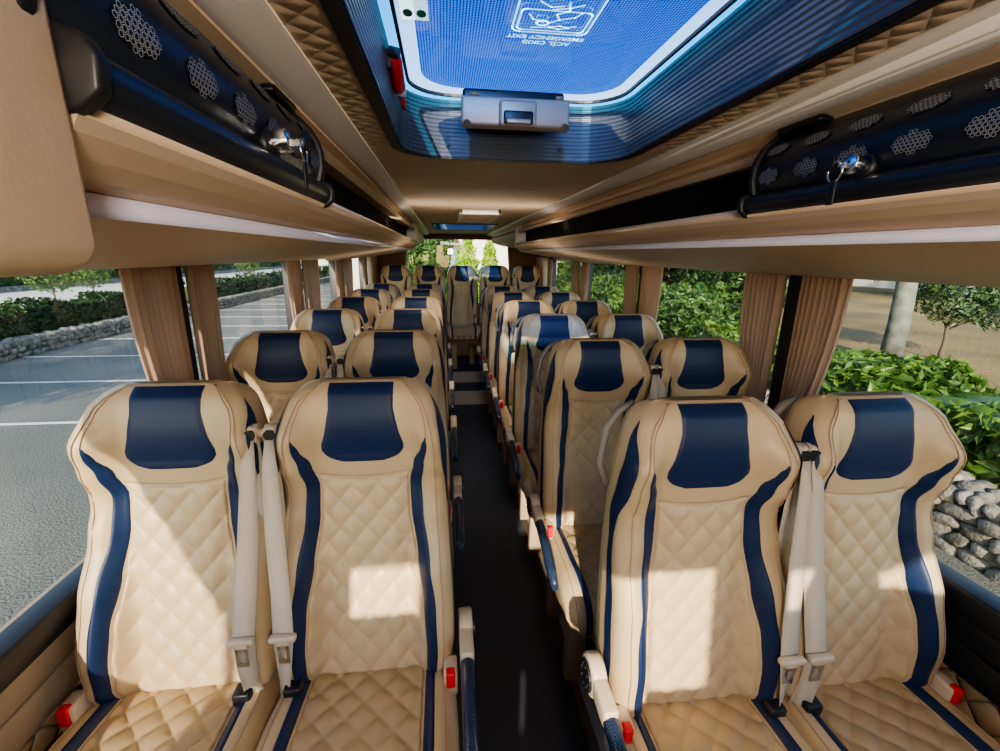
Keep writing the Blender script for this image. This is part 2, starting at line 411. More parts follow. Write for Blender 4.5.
# cushion: a path that runs forward and then down over the front edge
CPTS = [(.05, .590), (-.02, .596), (-.10, .606), (-.20, .616), (-.30, .625), (-.355, .624), (-.395, .612), (-.420, .588), (-.430, .555), (-.430, .515), (-.425, .495)]
cl = [0]
for (a, b), (c_, d) in zip(CPTS, CPTS[1:]): cl.append(cl[-1] + sqrt((a - c_) ** 2 + (b - d) ** 2))
CL = cl[-1]
def cush_base(s):
    y = lin(list(zip(cl, [p[0] for p in CPTS])), s); z = lin(list(zip(cl, [p[1] for p in CPTS])), s)
    e = .02; a, b = max(0, s - e), min(CL, s + e)
    ty = lin(list(zip(cl, [p[0] for p in CPTS])), b) - lin(list(zip(cl, [p[0] for p in CPTS])), a)
    tz = lin(list(zip(cl, [p[1] for p in CPTS])), b) - lin(list(zip(cl, [p[1] for p in CPTS])), a)
    l = sqrt(ty * ty + tz * tz); return y, z, tz / l, -ty / l       # normal = up / forward
def cush_W(s): return lin([(0, .195), (.06, .215), (.2, .222), (.40, .222), (CL - .06, .215), (CL, .19)], s)
def cush_F(x, s):
    a = abs(x); W = cush_W(s)
    return .004 + .022 * smooth01((a - .12) / .05) * (1 - smooth01((s - .36) / .12) * .7) - .03 * smooth01((a - (W - .035)) / .035)
def cush_P(x, s, off=0):
    y, z, ny, nz = cush_base(s); f = cush_F(x, s) + off
    return (x, y + ny * f, z + nz * f)
rows = []
for k in range(49):
    s = CL * k / 48; y, z, ny, nz = cush_base(s); W = cush_W(s)
    T = lerpt([(0, .10), (.34, .11), (.45, .07), (CL, .03)], s)
    r = []
    for u in US:
        f = cush_F(u * W, s); r.append((u * W, y + ny * f, z + nz * f))
    fe = cush_F(W * .97, s)
    for uu, v in ((.995, .15), (1, .4), (1, .7), (.97, .93), (.85, 1)):
        f = fe * (1 - v) - T * v; r.append((uu * W, y + ny * f, z + nz * f))
    for uu, v in ((.85, 1), (.97, .93), (1, .7), (1, .4), (.995, .15)):
        f = fe * (1 - v) - T * v; r.append((-uu * W, y + ny * f, z + nz * f))
    rows.append(r)
SEAT['seat_cushion'] = (grid(rows, True, True, True), 'leather')
CI = lambda s: lin([(0, .140), (.3, .142), (CL, .130)], s); CO = lambda s: lin([(0, .166), (.3, .170), (CL, .158)], s)
for sg in (-1, 1):
    f1, f2 = ((CI, CO) if sg > 0 else ((lambda s: -CO(s)), (lambda s: -CI(s))))
    SEAT['cstripe%d' % sg] = (overlay(cush_P, f1, f2, .03, CL - .01, 6, 60, .004, .002), 'navy')
SEAT['cquilt'] = (overlay(cush_P, lambda s: -CI(s) + .002, lambda s: CI(s) - .002, .03, CL - .005, 64, 110, .002, .003,
                          lambda x, s: .010 * qpat(x, s, .075, .080)), 'cushion')
for q in (-1, 1): SEAT['cpiping%d' % q] = (tube([cush_P(q * (cush_W(s) - .03), s, .001) for s in [CL * k / 40 for k in range(41)]], .0020, 5), 'piping')
def make_seat(name, side, aisle, handle):
    """side: +1 when the seat belt hangs on the +x side (buckle on the other); aisle: -1/+1/0 side of the armrest"""
    r = empty(name)
    def part(nm, key, parent=r, smooth=True):
        vf, m = SEAT[key]
        o = MESH.get((key, nm))
        if o is None:
            ob = obj(nm, vf, M[m], parent, smooth); MESH[(key, nm)] = ob.data; return ob
        ob = bpy.data.objects.new(nm, o); C.objects.link(ob); ob.parent = parent; return ob
    b = part('backrest', 'backrest')
    part('headrest_patch', 'headrest_patch', b)
    for s in (-1, 1): part('stripe', 'stripe%d' % s, b)
    for s in ((-1, 1) if aisle else (side,)): part('side_stripe', 'side%d' % s, b)
    part('quilted_panel', 'quilted_panel', b)
    for k in range(4): part('piping', 'piping%d' % k, b)
    c = part('seat_cushion', 'seat_cushion')
    for s in (-1, 1): part('stripe', 'cstripe%d' % s, c)
    part('quilted_panel', 'cquilt', c)
    for q in (-1, 1): part('piping', 'cpiping%d' % q, c)
    # frame under the cushion and the pedestal leg
    bevel(obj('seat_base', box(-.19, .19, -.36, .10, .44, .52), M['shell'], r), .015)
    for yy in (-.26, .04):
        bevel(obj('leg', join(box(-.10, -.04, yy - .03, yy + .03, .105, .45), box(.04, .10, yy - .03, yy + .03, .105, .45)) if False else box(-.16, -.09, yy - .03, yy + .03, .105, .45), M['shell'], r), .008)
    bevel(obj('leg', box(.09, .16, -.05, .05, .105, .45), M['shell'], r), .008)
    # seat belt
    gx = side * (.205 if aisle else .190)
    g = obj('belt_guide', join(tube([(gx - side * .028, .12, 1.21), (gx - side * .02, .088, 1.238), (gx, .072, 1.246), (gx + side * .018, .080, 1.236), (gx + side * .02, .11, 1.215)], .011, 10),
                               cyl((gx, .085, 1.232), (1, 0, 0), .024, .028, 16)), M['beltplast'], r, True)
    obj('guide_hub', cyl((gx, .068, 1.236), (0, 1, 0), .013, .02, 16), M['black'], g, True)
    def ribbon(pts, wd):
        rows = []
        for (x, y, z, tw, ww) in pts:
            rows.append([(x + (k - 1) * ww / 2 * cos(tw), y + (k - 1) * ww / 2 * sin(tw), z) for k in range(3)])
        return grid(rows)
    P1 = [(gx, .058, 1.225, 0, .020), (gx - side * .002, .036, 1.16, 0, .034), (gx - side * .008, .002, 1.0, .1 * side, .046), (gx - side * .018, -.034, .86, .15 * side, .048), (gx - side * .022, -.058, .78, .1 * side, .048), (gx - side * .020, -.066, .72, .3 * side, .042), (gx - side * .014, -.066, .64, .7 * side, .04), (gx - side * .002, -.06, .56, .8 * side, .038)]
    bt = obj('seat_belt', ribbon(P1, .05), M['belt'], r, True)
    md = bt.modifiers.new('thickness', 'SOLIDIFY'); md.thickness = .0018
    P2 = [(gx + side * .006, .075, 1.225, 0, .018), (gx + side * .006, .07, 1.1, 0, .04), (gx + side * .008, .06, .9, .2 * side, .045), (gx + side * .008, .04, .7, .3 * side, .045), (gx + side * .006, .02, .5, .3 * side, .045)]
    b2 = obj('seat_belt', ribbon(P2, .05), M['belt'], r, True); md = b2.modifiers.new('thickness', 'SOLIDIFY'); md.thickness = .0018
    tx = gx - side * .024
    tg = bevel(obj('belt_tongue', join(box(tx - .030, tx + .030, -.078, -.060, .775, .790), box(tx - .014, tx + .014, -.074, -.062, .76, .78)), M['beltplast'], r), .004)
    obj('latch_plate', join(box(tx - .013, tx - .006, -.074, -.071, .722, .765), box(tx + .006, tx + .013, -.074, -.071, .722, .765), box(tx - .013, tx + .013, -.074, -.071, .715, .726), box(tx - .013, tx + .013, -.074, -.071, .755, .765)), M['chrome'], tg)
    bevel(obj('belt_anchor', box(gx - side * .035 - .02, gx - side * .035 + .02, -.09, -.05, .615, .65), M['black'], r), .006)
    # buckle on the far side
    bx = -side * .205
    bk = bevel(obj('buckle', box(bx - .017, bx + .017, -.10, -.045, .595, .668), M['beltplast'], r), .006)
    bevel(obj('release_button', box(bx - .011, bx + .011, -.108, -.085, .628, .672), M['red'], bk), .004)
    obj('buckle_stalk', box(bx - .012, bx + .012, -.07, -.02, .50, .61), M['beltplast'], bk)
    if aisle:
        ax = aisle * .246
        prof = [(-.02, .715), (-.10, .712), (-.20, .700), (-.30, .678), (-.36, .655)]
        rows = []
        for i, (y, z) in enumerate(prof):
            wd = .017 if i < 4 else .011; th = .045 if i < 4 else .03
            rows.append([(ax + wd * cos(a) * (1 if abs(cos(a)) < .99 else 1), y, z - th / 2 + th / 2 * sin(a)) for a in [2 * pi * k / 14 for k in range(14)]])
        arm = obj('armrest', grid(rows, True, True, True), M['carbon'], r, True)
        bevel(obj('armrest_collar', box(ax - .0175, ax + .0175, -.10, .01, .672, .721), M['beltplast'], arm), .008, 3)
        hub = obj('pivot', cyl((ax, .015, .69), (1, 0, 0), .048, .036, 28), M['beltplast'], r, True)
        bevel(hub, .006)
        obj('pivot_cap', join(cyl((ax + aisle * .020, .015, .69), (1, 0, 0), .036, .008, 24), *[cyl((ax + aisle * .025, .015 + .024 * cos(a), .69 + .024 * sin(a)), (1, 0, 0), .004, .004, 8) for a in [2 * pi * k / 8 for k in range(8)]]), M['black'], hub)
    if handle:
        hx = handle * .215
        obj('grab_handle', tube([(hx - handle * .07, .205, 1.315), (hx - handle * .035, .20, 1.30), (hx - handle * .006, .195, 1.26), (hx + handle * .008, .185, 1.17), (hx - handle * .008, .17, 1.12)], .010, 10), M['handle'], r, True)
    return r
MESH = {}
ROWW = ['first', 'second', 'third', 'fourth', 'fifth', 'sixth']
XL = dict(LW=-.832, LA=-.393, RA=.400, RW=.818)
def place(o, x, y, z=0, label=None, sx=1):
    o.location = (x, y - LEAN + .0, z); o.scale = (sx, 1, 1)
    tag(o, label, 'bus seat', 'beige and navy quilted bus seats')
    if x > 0 and z == 0: o.rotation_euler = (radians(4), 0, 0); o.location.y += .094; o.scale.z = .991
protos = {}
for key, side, aisle, handle in (('LW', 1, 0, 0), ('LA', -1, 1, 0), ('RA', 1, -1, -1), ('RW', -1, 0, -1)):
    protos[key] = make_seat('bus_seat', side, aisle, handle)
SHORT = 1
txt = dict(LW='beige quilted seat with navy headrest beside the left windows, %s row',
           LA='beige quilted seat with navy headrest left of the aisle, %s row',
           RA='beige quilted seat with navy headrest right of the aisle, %s row',
           RW='beige quilted seat with navy headrest beside the right windows, %s row')
for key in ('LW', 'LA', 'RA', 'RW'):
    for i in range(6):
        o = protos[key] if i == 0 else copy_tree(protos[key])
        place(o, XL[key], (1.108 if key[0] == 'L' else .895) + .75 * i, 0, txt[key] % ROWW[i])
backs = [(-.785, 'far left of the five across the back'), (-.38, 'second from the left of five, under the rear window'),
         (.035, 'middle one of five, facing straight down the aisle'), (.45, 'fourth from the left of five, sunlit headrest'), (.86, 'far right of five, by the brown pillar')]
for i, (x, t) in enumerate(backs):
    o = copy_tree(protos['LW']) if i < 3 else copy_tree(protos['RW'])
    place(o, x, 5.86, .165, 'rear bench seat, ' + t, .93)

# ---------------------------------------------------------------- floor and shell
WX = 1.10; Y0, Y1 = -1.5, 6.25
struct(obj('floor', box(-.30, .33, Y0, 4.87, -.06, 0), M['carpet']))
struct(obj('floor_podium_left', box(-WX, -.27, Y0, 4.87, -.06, .10), M['carpet'])).name = 'floor_left'
struct(obj('floor_right', box(.30, WX, Y0, 4.87, -.06, .10), M['carpet']))
for sg, nm in ((-1, 'left'), (1, 'right')):
    e = .285
    struct(obj('trim_aisle_' + nm, box(min(sg * e, sg * (e + .012)), max(sg * e, sg * (e + .012)), Y0, 4.87, 0, .098), M['bronze']))
    struct(bevel(obj('trim_nosing_' + nm, box(min(sg * (e + .002), sg * (e + .05)), max(sg * (e + .002), sg * (e + .05)), Y0, 4.87, .098, .112), M['alu']), .004))
    for k, d in enumerate((.40, .64)):
        struct(obj('trim_seat_track_%s_%d' % (nm, k + 1), join(box(min(sg * d, sg * (d + .014)), max(sg * d, sg * (d + .014)), Y0, 4.87, .10, .113), box(min(sg * (d + .034), sg * (d + .048)), max(sg * (d + .034), sg * (d + .048)), Y0, 4.87, .10, .113)), M['alu']))
struct(obj('floor_step_lower', box(-WX, WX, 4.87, 5.28, -.06, .145), M['carpet']))
struct(obj('floor_rear', box(-WX, WX, 5.28, Y1, -.06, .262), M['carpet']))
struct(obj('trim_step_lower', join(box(-.30, .33, 4.862, 4.872, 0, .128), box(-.30, .33, 4.855, 4.90, .128, .150)), M['grey']))
struct(obj('trim_step_upper', join(box(-.30, .33, 5.272, 5.282, .145, .248), box(-.30, .33, 5.265, 5.31, .248, .270)), M['grey']))
SILL, HEAD = .87, 1.60
PIL = {-1: [1.64, 2.94, 4.08, 5.45], 1: [1.50, 2.81, 4.10, 5.45]}
wn = 1
for sg, nm in ((-1, 'left'), (1, 'right')):
    a, b = (sg * WX, sg * (WX + .06)); x0, x1 = min(a, b), max(a, b)
    struct(obj('wall_' + nm, join(box(x0, x1, Y0, Y1, -.06, SILL - .02), box(x0, x1, Y0, Y1, HEAD, 2.12), box(x0, x1, 5.66, Y1, SILL - .02, HEAD)), M['wallpanel']))
    i0, i1 = sorted((sg * (WX - .025), sg * WX))
    struct(obj('trim_quilted_' + nm, box(i0, i1, Y0, Y1, .10, .64), M['wallq']))
    struct(bevel(obj('trim_panel_' + nm, join(box(i0, i1, Y0, Y1, .646, .725), box(i0, i1, Y0, Y1, .731, .80)), M['wallpanel'] if sg < 0 else M['black']), .004))
    s0, s1 = sorted((sg * (WX - .035), sg * (WX + .03)))
    struct(bevel(obj('trim_sill_' + nm, box(s0, s1, Y0, 5.7, .80, SILL), M['black']), .008))
    ed = [Y0] + PIL[sg] + [5.66]
    for k, y in enumerate(PIL[sg]):
        p0, p1 = sorted((sg * (WX - .03), sg * (WX + .05)))
        struct(bevel(obj('trim_pillar_%s_%d' % (nm, k + 1), box(p0, p1, y - .05, y + .05, SILL - .02, HEAD + .02), M['black']), .006))
    for k in range(len(ed) - 1):
        if ed[k + 1] - ed[k] < .2: continue
        struct(obj('window_%d' % wn, ([(sg * (WX + .035), ed[k], SILL - .02), (sg * (WX + .035), ed[k + 1], SILL - .02), (sg * (WX + .035), ed[k + 1], HEAD + .02), (sg * (WX + .035), ed[k], HEAD + .02)], [[0, 1, 2, 3]]), M['glass'])); wn += 1
    # brown panels and pillar covering beside the rear bench
    b0, b1 = sorted((sg * (WX - .06), sg * WX))
    struct(bevel(obj('trim_rear_panel_' + nm, box(b0, b1, 5.66, Y1, .8, 1.62), M['rack']), .01))
    c0, c1 = sorted((sg * .70, sg * 1.08))
    struct(bevel(obj('trim_rear_pillar_' + nm, grid([[(sg * x, 6.13, z) for x, z in ((.66, 1.83), (.72, .9), (1.1, .9), (1.1, 1.86))], [(sg * x, Y1, z) for x, z in ((.66, 1.83), (.72, .9), (1.1, .9), (1.1, 1.86))]], True, True, True), M['brown']), .01))
# rear wall with the rear window
struct(obj('wall_rear', join(box(-WX, WX, Y1, Y1 + .06, -.06, 1.0), box(-WX, WX, Y1, Y1 + .06, 1.86, 2.12), box(-WX, -.74, Y1, Y1 + .06, 1.0, 1.86), box(.74, WX, Y1, Y1 + .06, 1.0, 1.86)), M['rack']))
struct(obj('window_rear', ([(-.74, Y1 + .03, 1.0), (.74, Y1 + .03, 1.0), (.74, Y1 + .03, 1.86), (-.74, Y1 + .03, 1.86)], [[0, 1, 2, 3]]), M['glass'])).name = 'window_%d' % wn
struct(bevel(obj('trim_rear_header', box(-.66, .66, 6.10, Y1, 1.835, 1.90), M['brown']), .012))
for sg in (-1, 1):
    struct(obj('trim_rear_gasket_%s' % ('left' if sg < 0 else 'right'), tube([(sg * .655, 6.12, 1.83), (sg * .71, 6.12, .95)], .012, 8), M['grey'], None, True))
# front end of the bus, behind the camera: windscreen opening between posts
struct(obj('wall_front', join(box(-WX, WX, Y0 - .06, Y0, -.06, .95), box(-WX, WX, Y0 - .06, Y0, 1.90, 2.12), box(-WX, -.98, Y0 - .06, Y0, .95, 1.9), box(.98, WX, Y0 - .06, Y0, .95, 1.9), box(-.03, .03, Y0 - .06, Y0, .95, 1.9)), M['black']))
struct(obj('window_front', ([(-.98, Y0 - .03, .95), (.98, Y0 - .03, .95), (.98, Y0 - .03, 1.9), (-.98, Y0 - .03, 1.9)], [[0, 1, 2, 3]]), M['glass'])).name = 'window_%d' % (wn + 1)

struct(obj('wall_partition_left', join(box(-1.1, -1.08, -.82, -.79, 0, 1.95), box(-.97, -.80, -.82, -.79, 0, 1.95), box(-1.1, -.40, -.82, -.79, 0, 1.30), box(-.62, -.40, -.82, -.79, 0, 1.95), box(-.80, -.62, -.82, -.79, 0, 1.46), box(-1.1, -.4, -.82, -.79, 1.80, 1.95)), M['brown']))  # added unseen sun blocker, openings shape the sun patches on the left seats
struct(obj('wall_partition_centre', join(box(-.40, -.352, -.82, -.79, 0, 1.27), box(-.334, -.205, -.82, -.79, 0, 1.27), box(-.190, .10, -.82, -.79, 0, 1.27), box(.125, .26, -.82, -.79, 0, 1.95), box(-.20, .125, -.82, -.79, 1.60, 1.95), box(-.4, -.27, -.82, -.79, 0, .80), box(-.4, -.27, -.82, -.79, .90, 1.27), box(-.27, .26, -.82, -.79, 0, .63), box(-.27, .26, -.82, -.79, .74, 1.27)), M['brown']))  # added unseen blocker, shades the aisle and slits streak it with sun
struct(obj('wall_partition_right', join(box(.26, 1.1, -.82, -.79, 0, 1.50), ([(.30 + .13 + .13 * cos(a), y, 1.5 + .16 * sin(a)) for y in (-.82, -.79) for a in [pi * k / 10 for k in range(11)]], [list(range(11)), list(range(11, 22))] + [[k, k + 1, k + 12, k + 11] for k in range(10)])), M['brown']))  # added unseen blocker, rounded top shapes a headrest-like shadow on the right seats
# ---------------------------------------------------------------- ceiling with two hatch openings
CZ = 1.90
HX, HY0, HY1 = .305, .22, 1.315
GX, GY0, GY1 = .29, 4.05, 4.95
struct(obj('ceiling', join(box(-.44, .44, Y0, HY0, CZ, CZ + .03), box(-.44, -HX, HY0, HY1, CZ, CZ + .03), box(HX, .44, HY0, HY1, CZ, CZ + .03),
                           box(-.44, .44, HY1, GY0, CZ, CZ + .03), box(-.44, -GX, GY0, GY1, CZ, CZ + .03), box(GX, .44, GY0, GY1, CZ, CZ + .03), box(-.44, .44, GY1, Y1, CZ, CZ + .03)), M['ceil']))
for sg, nm in ((-1, 'left'), (1, 'right')):
    x0, x1 = sorted((sg * .43, sg * 1.2))
    struct(obj('roof_' + nm, box(x0, x1, Y0, Y1, CZ + .03, 2.12), M['black'])).name = 'ceiling_' + nm
    prof = [(.362, 1.897), (.366, 1.890), (.385, 1.882), (.402, 1.876), (.414, 1.876), (.420, 1.884), (.420, 1.90), (.362, 1.90)]
    struct(obj('trim_rail_' + nm, extrude_y([(sg * x, z) for x, z in prof], Y0, 6.1), M['grey'], None, True))
    prof = [(.418, 1.876), (.436, 1.868), (.440, 1.858), (.425, 1.845), (.405, 1.838), (.402, 1.828), (.41, 1.822), (.46, 1.83), (.55, 1.90), (.43, 1.90)]
    struct(obj('trim_cornice_' + nm, extrude_y([(sg * x, z) for x, z in prof], Y0, 3.70), M['rack']))

def rrect(x0, x1, y0, y1, r, n=8):
    pts = []
    for cx, cy, a0 in ((x1 - r, y1 - r, 0), (x0 + r, y1 - r, pi / 2), (x0 + r, y0 + r, pi), (x1 - r, y0 + r, 1.5 * pi)):
        for k in range(n + 1):
            a = a0 + pi / 2 * k / n; pts.append((cx + r * cos(a), cy + r * sin(a)))
    return pts
def ring(a, b, za, zb):
    return grid([[(x, y, za) for x, y in a], [(x, y, zb) for x, y in b]], True)
def hatch(cx, x, y0, y1, r, full, label):
    h = empty('roof_hatch', (0, (y0 + y1) / 2, CZ))
    oy = (y0 + y1) / 2
    def q(vf): return [(a, b - oy, c - CZ) for a, b, c in vf[0]], vf[1]
    out = rrect(-x, x, y0, y1, r); lip = rrect(-x + .022, x - .022, y0 + .012, y1 - .012, r - .012); inn = rrect(-x + .03, x - .03, y0 + .018, y1 - .018, r - .018)
    sq = rrect(-x - .001, x + .001, y0 - .001, y1 + .001, .002)
    # corner fillers between the square opening and the rounded rim are ceiling coloured
    obj('corner_filler', q(ring(sq, out, CZ + .001, CZ + .001)), M['ceil'], h)
    zt = 2.03
    obj('rim', q(join(ring(out, [(a * 1.0, b) for a, b in out], CZ + .002, CZ - .006), ring(out, lip, CZ - .006, CZ - .007), ring(lip, lip, CZ - .007, CZ + .012))), M['black'], h)
    # ribbed inner wall
    rows = []; nrib = 14
    for k in range(nrib * 4 + 1):
        z = CZ - .004 + (zt - CZ + .004) * k / (nrib * 4); d = .0013 * (1 if (k % 4) in (1, 2) else 0)
        rows.append([(a, b, z) for a, b in rrect(-x + .024 + d, x - .024 - d, y0 + .014 + d, y1 - .014 - d, r - .014)])
    obj('inner_wall', q(grid(rows, True)), M['hatchframe'], h)
    cl1 = rrect(-x + .02, x - .02, y0 + .01, y1 - .01, r - .012); g0 = rrect(-x + .044, x - .044, y0 + .050, y1 - .056, r - .03); g1 = rrect(-x + .050, x - .050, y0 + .056, y1 - .063, r - .034); g2 = rrect(-x + .078, x - .078, y0 + .09, y1 - .105, r - .04)
    obj('clear_border', q(ring(cl1, g0, zt, zt)), M['hatchclear'], h)
    obj('gasket', q(join(ring(g0, g0, zt - .006, zt), ring(g0, g1, zt - .006, zt - .006), ring(g1, g1, zt - .006, zt))), M['black'], h)
    obj('pale_border', q(ring(g1, g2, zt, zt)), M['hatchpale'], h)
    obj('glass_pane', q(([(a, b, zt) for a, b in g2], [list(range(len(g2)))])), M['hatchglass'], h)
    ct = [(a, b, 2.05) for a, b in cl1]
    tag(h, label, 'roof hatch')
    return h, q
hA, qA = hatch(0, HX, HY0, HY1, .13, True, 'large blue glass emergency roof hatch above the front seats')
hB, qB = hatch(0, GX, GY0, GY1, .08, False, 'small distant roof hatch at the rear of the ceiling behind the vent')
# actuator box on the hatch's rear edge
act = bevel(obj('actuator_box', qA(join(box(-.140, .110, 1.135, 1.175, 1.935, 1.995))), M['blacksoft'], hA), .006)
M['brushed'] = simple('brushed_dark_metal', (.46, .38, .32), .42, .3, bump=.2, bscale=300)
act.data.materials[0] = M['brushed']
rec = bevel(obj('handle_block', qA(box(-.055, .030, 1.118, 1.16, 1.932, 1.985)), M['brushed'], act), .006)
bevel(obj('handle_recess', qA(box(-.046, .021, 1.112, 1.12, 1.935, 1.962)), M['black'], rec), .006)
bevel(obj('handle_lever', qA(box(-.040, .015, 1.106, 1.114, 1.934, 1.944)), M['brushed'], rec), .003)
for x in (-.128, .098):
    obj('screw', qA(cyl((x, 1.13, 1.935), (0, 1, .4), .009, .012, 14)), M['chrome'], act, True)
for x in (-.110, .085): obj('hinge_pin', qA(cyl((x, 1.14, 1.998), (1, 0, 0), .005, .018, 10)), M['bronze'], act, True)
for x in (-.17, .13): obj('rivet', qA(cyl((x, 1.298, 1.925), (0, 1, 0), .006, .006, 10)), M['hatchframe'], hA, True)
bevel(obj('actuator_bracket', qA(box(-.135, .105, 1.17, 1.30, 1.985, 2.02)), M['black'], hA), .006)
# exit pictogram and lettering on the pane
zt = 2.026
def strokes(pls, wd, z):
    vf = []
    for pl in pls:
        for (ax_, ay), (bx_, by) in zip(pl, pl[1:]):
            d = Vector((bx_ - ax_, by - ay)); l = d.length
            if l < 1e-6: continue
            d /= l; n = Vector((-d.y, d.x)) * wd / 2; e = d * wd * .3
            p = [(ax_ - e.x + n.x, ay - e.y + n.y, z), (ax_ - e.x - n.x, ay - e.y - n.y, z), (bx_ + e.x - n.x, by + e.y - n.y, z), (bx_ + e.x + n.x, by + e.y + n.y, z)]
            vf.append((p, [[0, 1, 2, 3]]))
    return join(*vf)
bx0, bx1, by0, by1 = -.062, .070, .735, .902
def closed(p): return p + [p[0]]
pic = [closed(rrect(bx0, bx1, by0, by1, .014, 5)), closed(rrect(bx0 + .008, bx1 - .008, by1 - .075, by1 - .008, .008, 4))]
pic += [[(bx0 + .022, by1 - .060), (bx0 + .030, by1 - .045), (bx0 + .05, by1 - .036)], closed([(.006 + -.02 + .010 * cos(a), by1 - .034 + .008 * sin(a)) for a in [2 * pi * k / 12 for k in range(12)]]),
        [(-.004, by1 - .034), (.012, by1 - .048), (.004, by1 - .064), (.022, by1 - .078), (.016, by1 - .10)], [(.012, by1 - .048), (.036, by1 - .058), (.044, by1 - .074)],
        [(.0, by1 - .02), (.018, by1 - .028), (.034, by1 - .022)], [(-.03, by1 - .016), (.0, by1 - .022), (.018, by1 - .016), (.045, by1 - .03)], [(-.006, by1 - .078), (.022, by1 - .086), (.04, by1 - .098)],
        [(-.03, by1 - .10), (-.01, by1 - .085), (.01, by1 - .09)]]
obj('exit_pictogram', qA(strokes(pic, .0032, zt)), M['cyanink'], hA)
def lettering(body, size, x, y, z, parent, mat):
    cu = bpy.data.curves.new('lettering', 'FONT'); cu.body = body; cu.size = size; cu.align_x = 'CENTER'; cu.align_y = 'CENTER'; cu.materials.append(mat); cu.offset = .0004
    tmp = bpy.data.objects.new('tmp', cu); C.objects.link(tmp); bpy.context.view_layer.update()
    me = bpy.data.meshes.new_from_object(tmp.evaluated_get(bpy.context.evaluated_depsgraph_get())); bpy.data.objects.remove(tmp)
    o = bpy.data.objects.new('lettering', me); C.objects.link(o); o.parent = parent
    oy = (HY0 + HY1) / 2
    o.location = (x, y - oy, z - CZ); o.rotation_euler = (0, pi, 0)
    return o
lettering('EMERGENCY EXIT', .0175, .003, .919, zt, hA, M['cyanink'])
lettering('ACİL ÇIKIŞ', .0175, .008, .939, zt, hA, M['cyanink'])
st = obj('sticker', qA(([(-.247, .825, zt), (-.203, .825, zt), (-.203, .890, zt), (-.247, .890, zt)], [[0, 1, 2, 3]])), M['sticker'], hA)
def blob(cx, cy, r): return [(cx + r * cos(a), cy + 1.6 * r * sin(a), zt - .001) for a in [2 * pi * k / 40 for k in range(40)]]
obj('sticker_print', qA(join((blob(-.236, .866, .008), [list(range(40))]), (blob(-.214, .866, .008), [list(range(40))]))), M['stickerink'], st)
# red emergency hammer clipped to the left side of the hatch
eh = empty('emergency_hammer', (-.268, 1.03, 1.985))
obj('handle', tube([(0, -.075, .012), (0, -.06, .008), (0, .01, -.012), (0, .02, -.014)], [.010, .013, .013, .009], 14), M['red'], eh, True)
obj('head', join(tube([(-.008, .03, -.016), (.012, .03, -.018)], .008, 10), tube([(0, .02, -.015), (0, .045, -.02)], .007, 10)), M['alu'], eh, True)
obj('clip', join(box(-.012, -.006, -.08, .06, -.01, .02), tube([(-.008, -.08, .016), (.01, -.082, .012)], .009, 8)), M['black'], eh)
obj('seal_tag', tube([(.002, .045, -.02), (.003, .085, -.03)], [.006, .005], 8), M['red'], eh, True)
tag(eh, 'red emergency hammer clipped on the left edge of the front roof hatch', 'hammer')
# ceiling vent
vt = empty('ceiling_vent', (.03, 3.1, CZ))
bevel(obj('frame', join(box(-.12, .12, -.36, -.33, -.028, .001), box(-.12, .12, .33, .36, -.028, .001), box(-.12, -.10, -.36, .36, -.028, .001), box(.10, .12, -.36, .36, -.028, .001)), M['grey'], vt), .004)
obj('louvres', join(*[box(-.10, .10, -.32 + k * .05, -.30 + k * .05, -.022, -.01) for k in range(13)]), M['rack'], vt)
obj('shadow_gap', box(-.105, .105, -.345, .345, -.006, -.001), M['void'], vt)
tag(vt, 'rectangular air vent with louvres on the ceiling before the rear hatch', 'air vent')

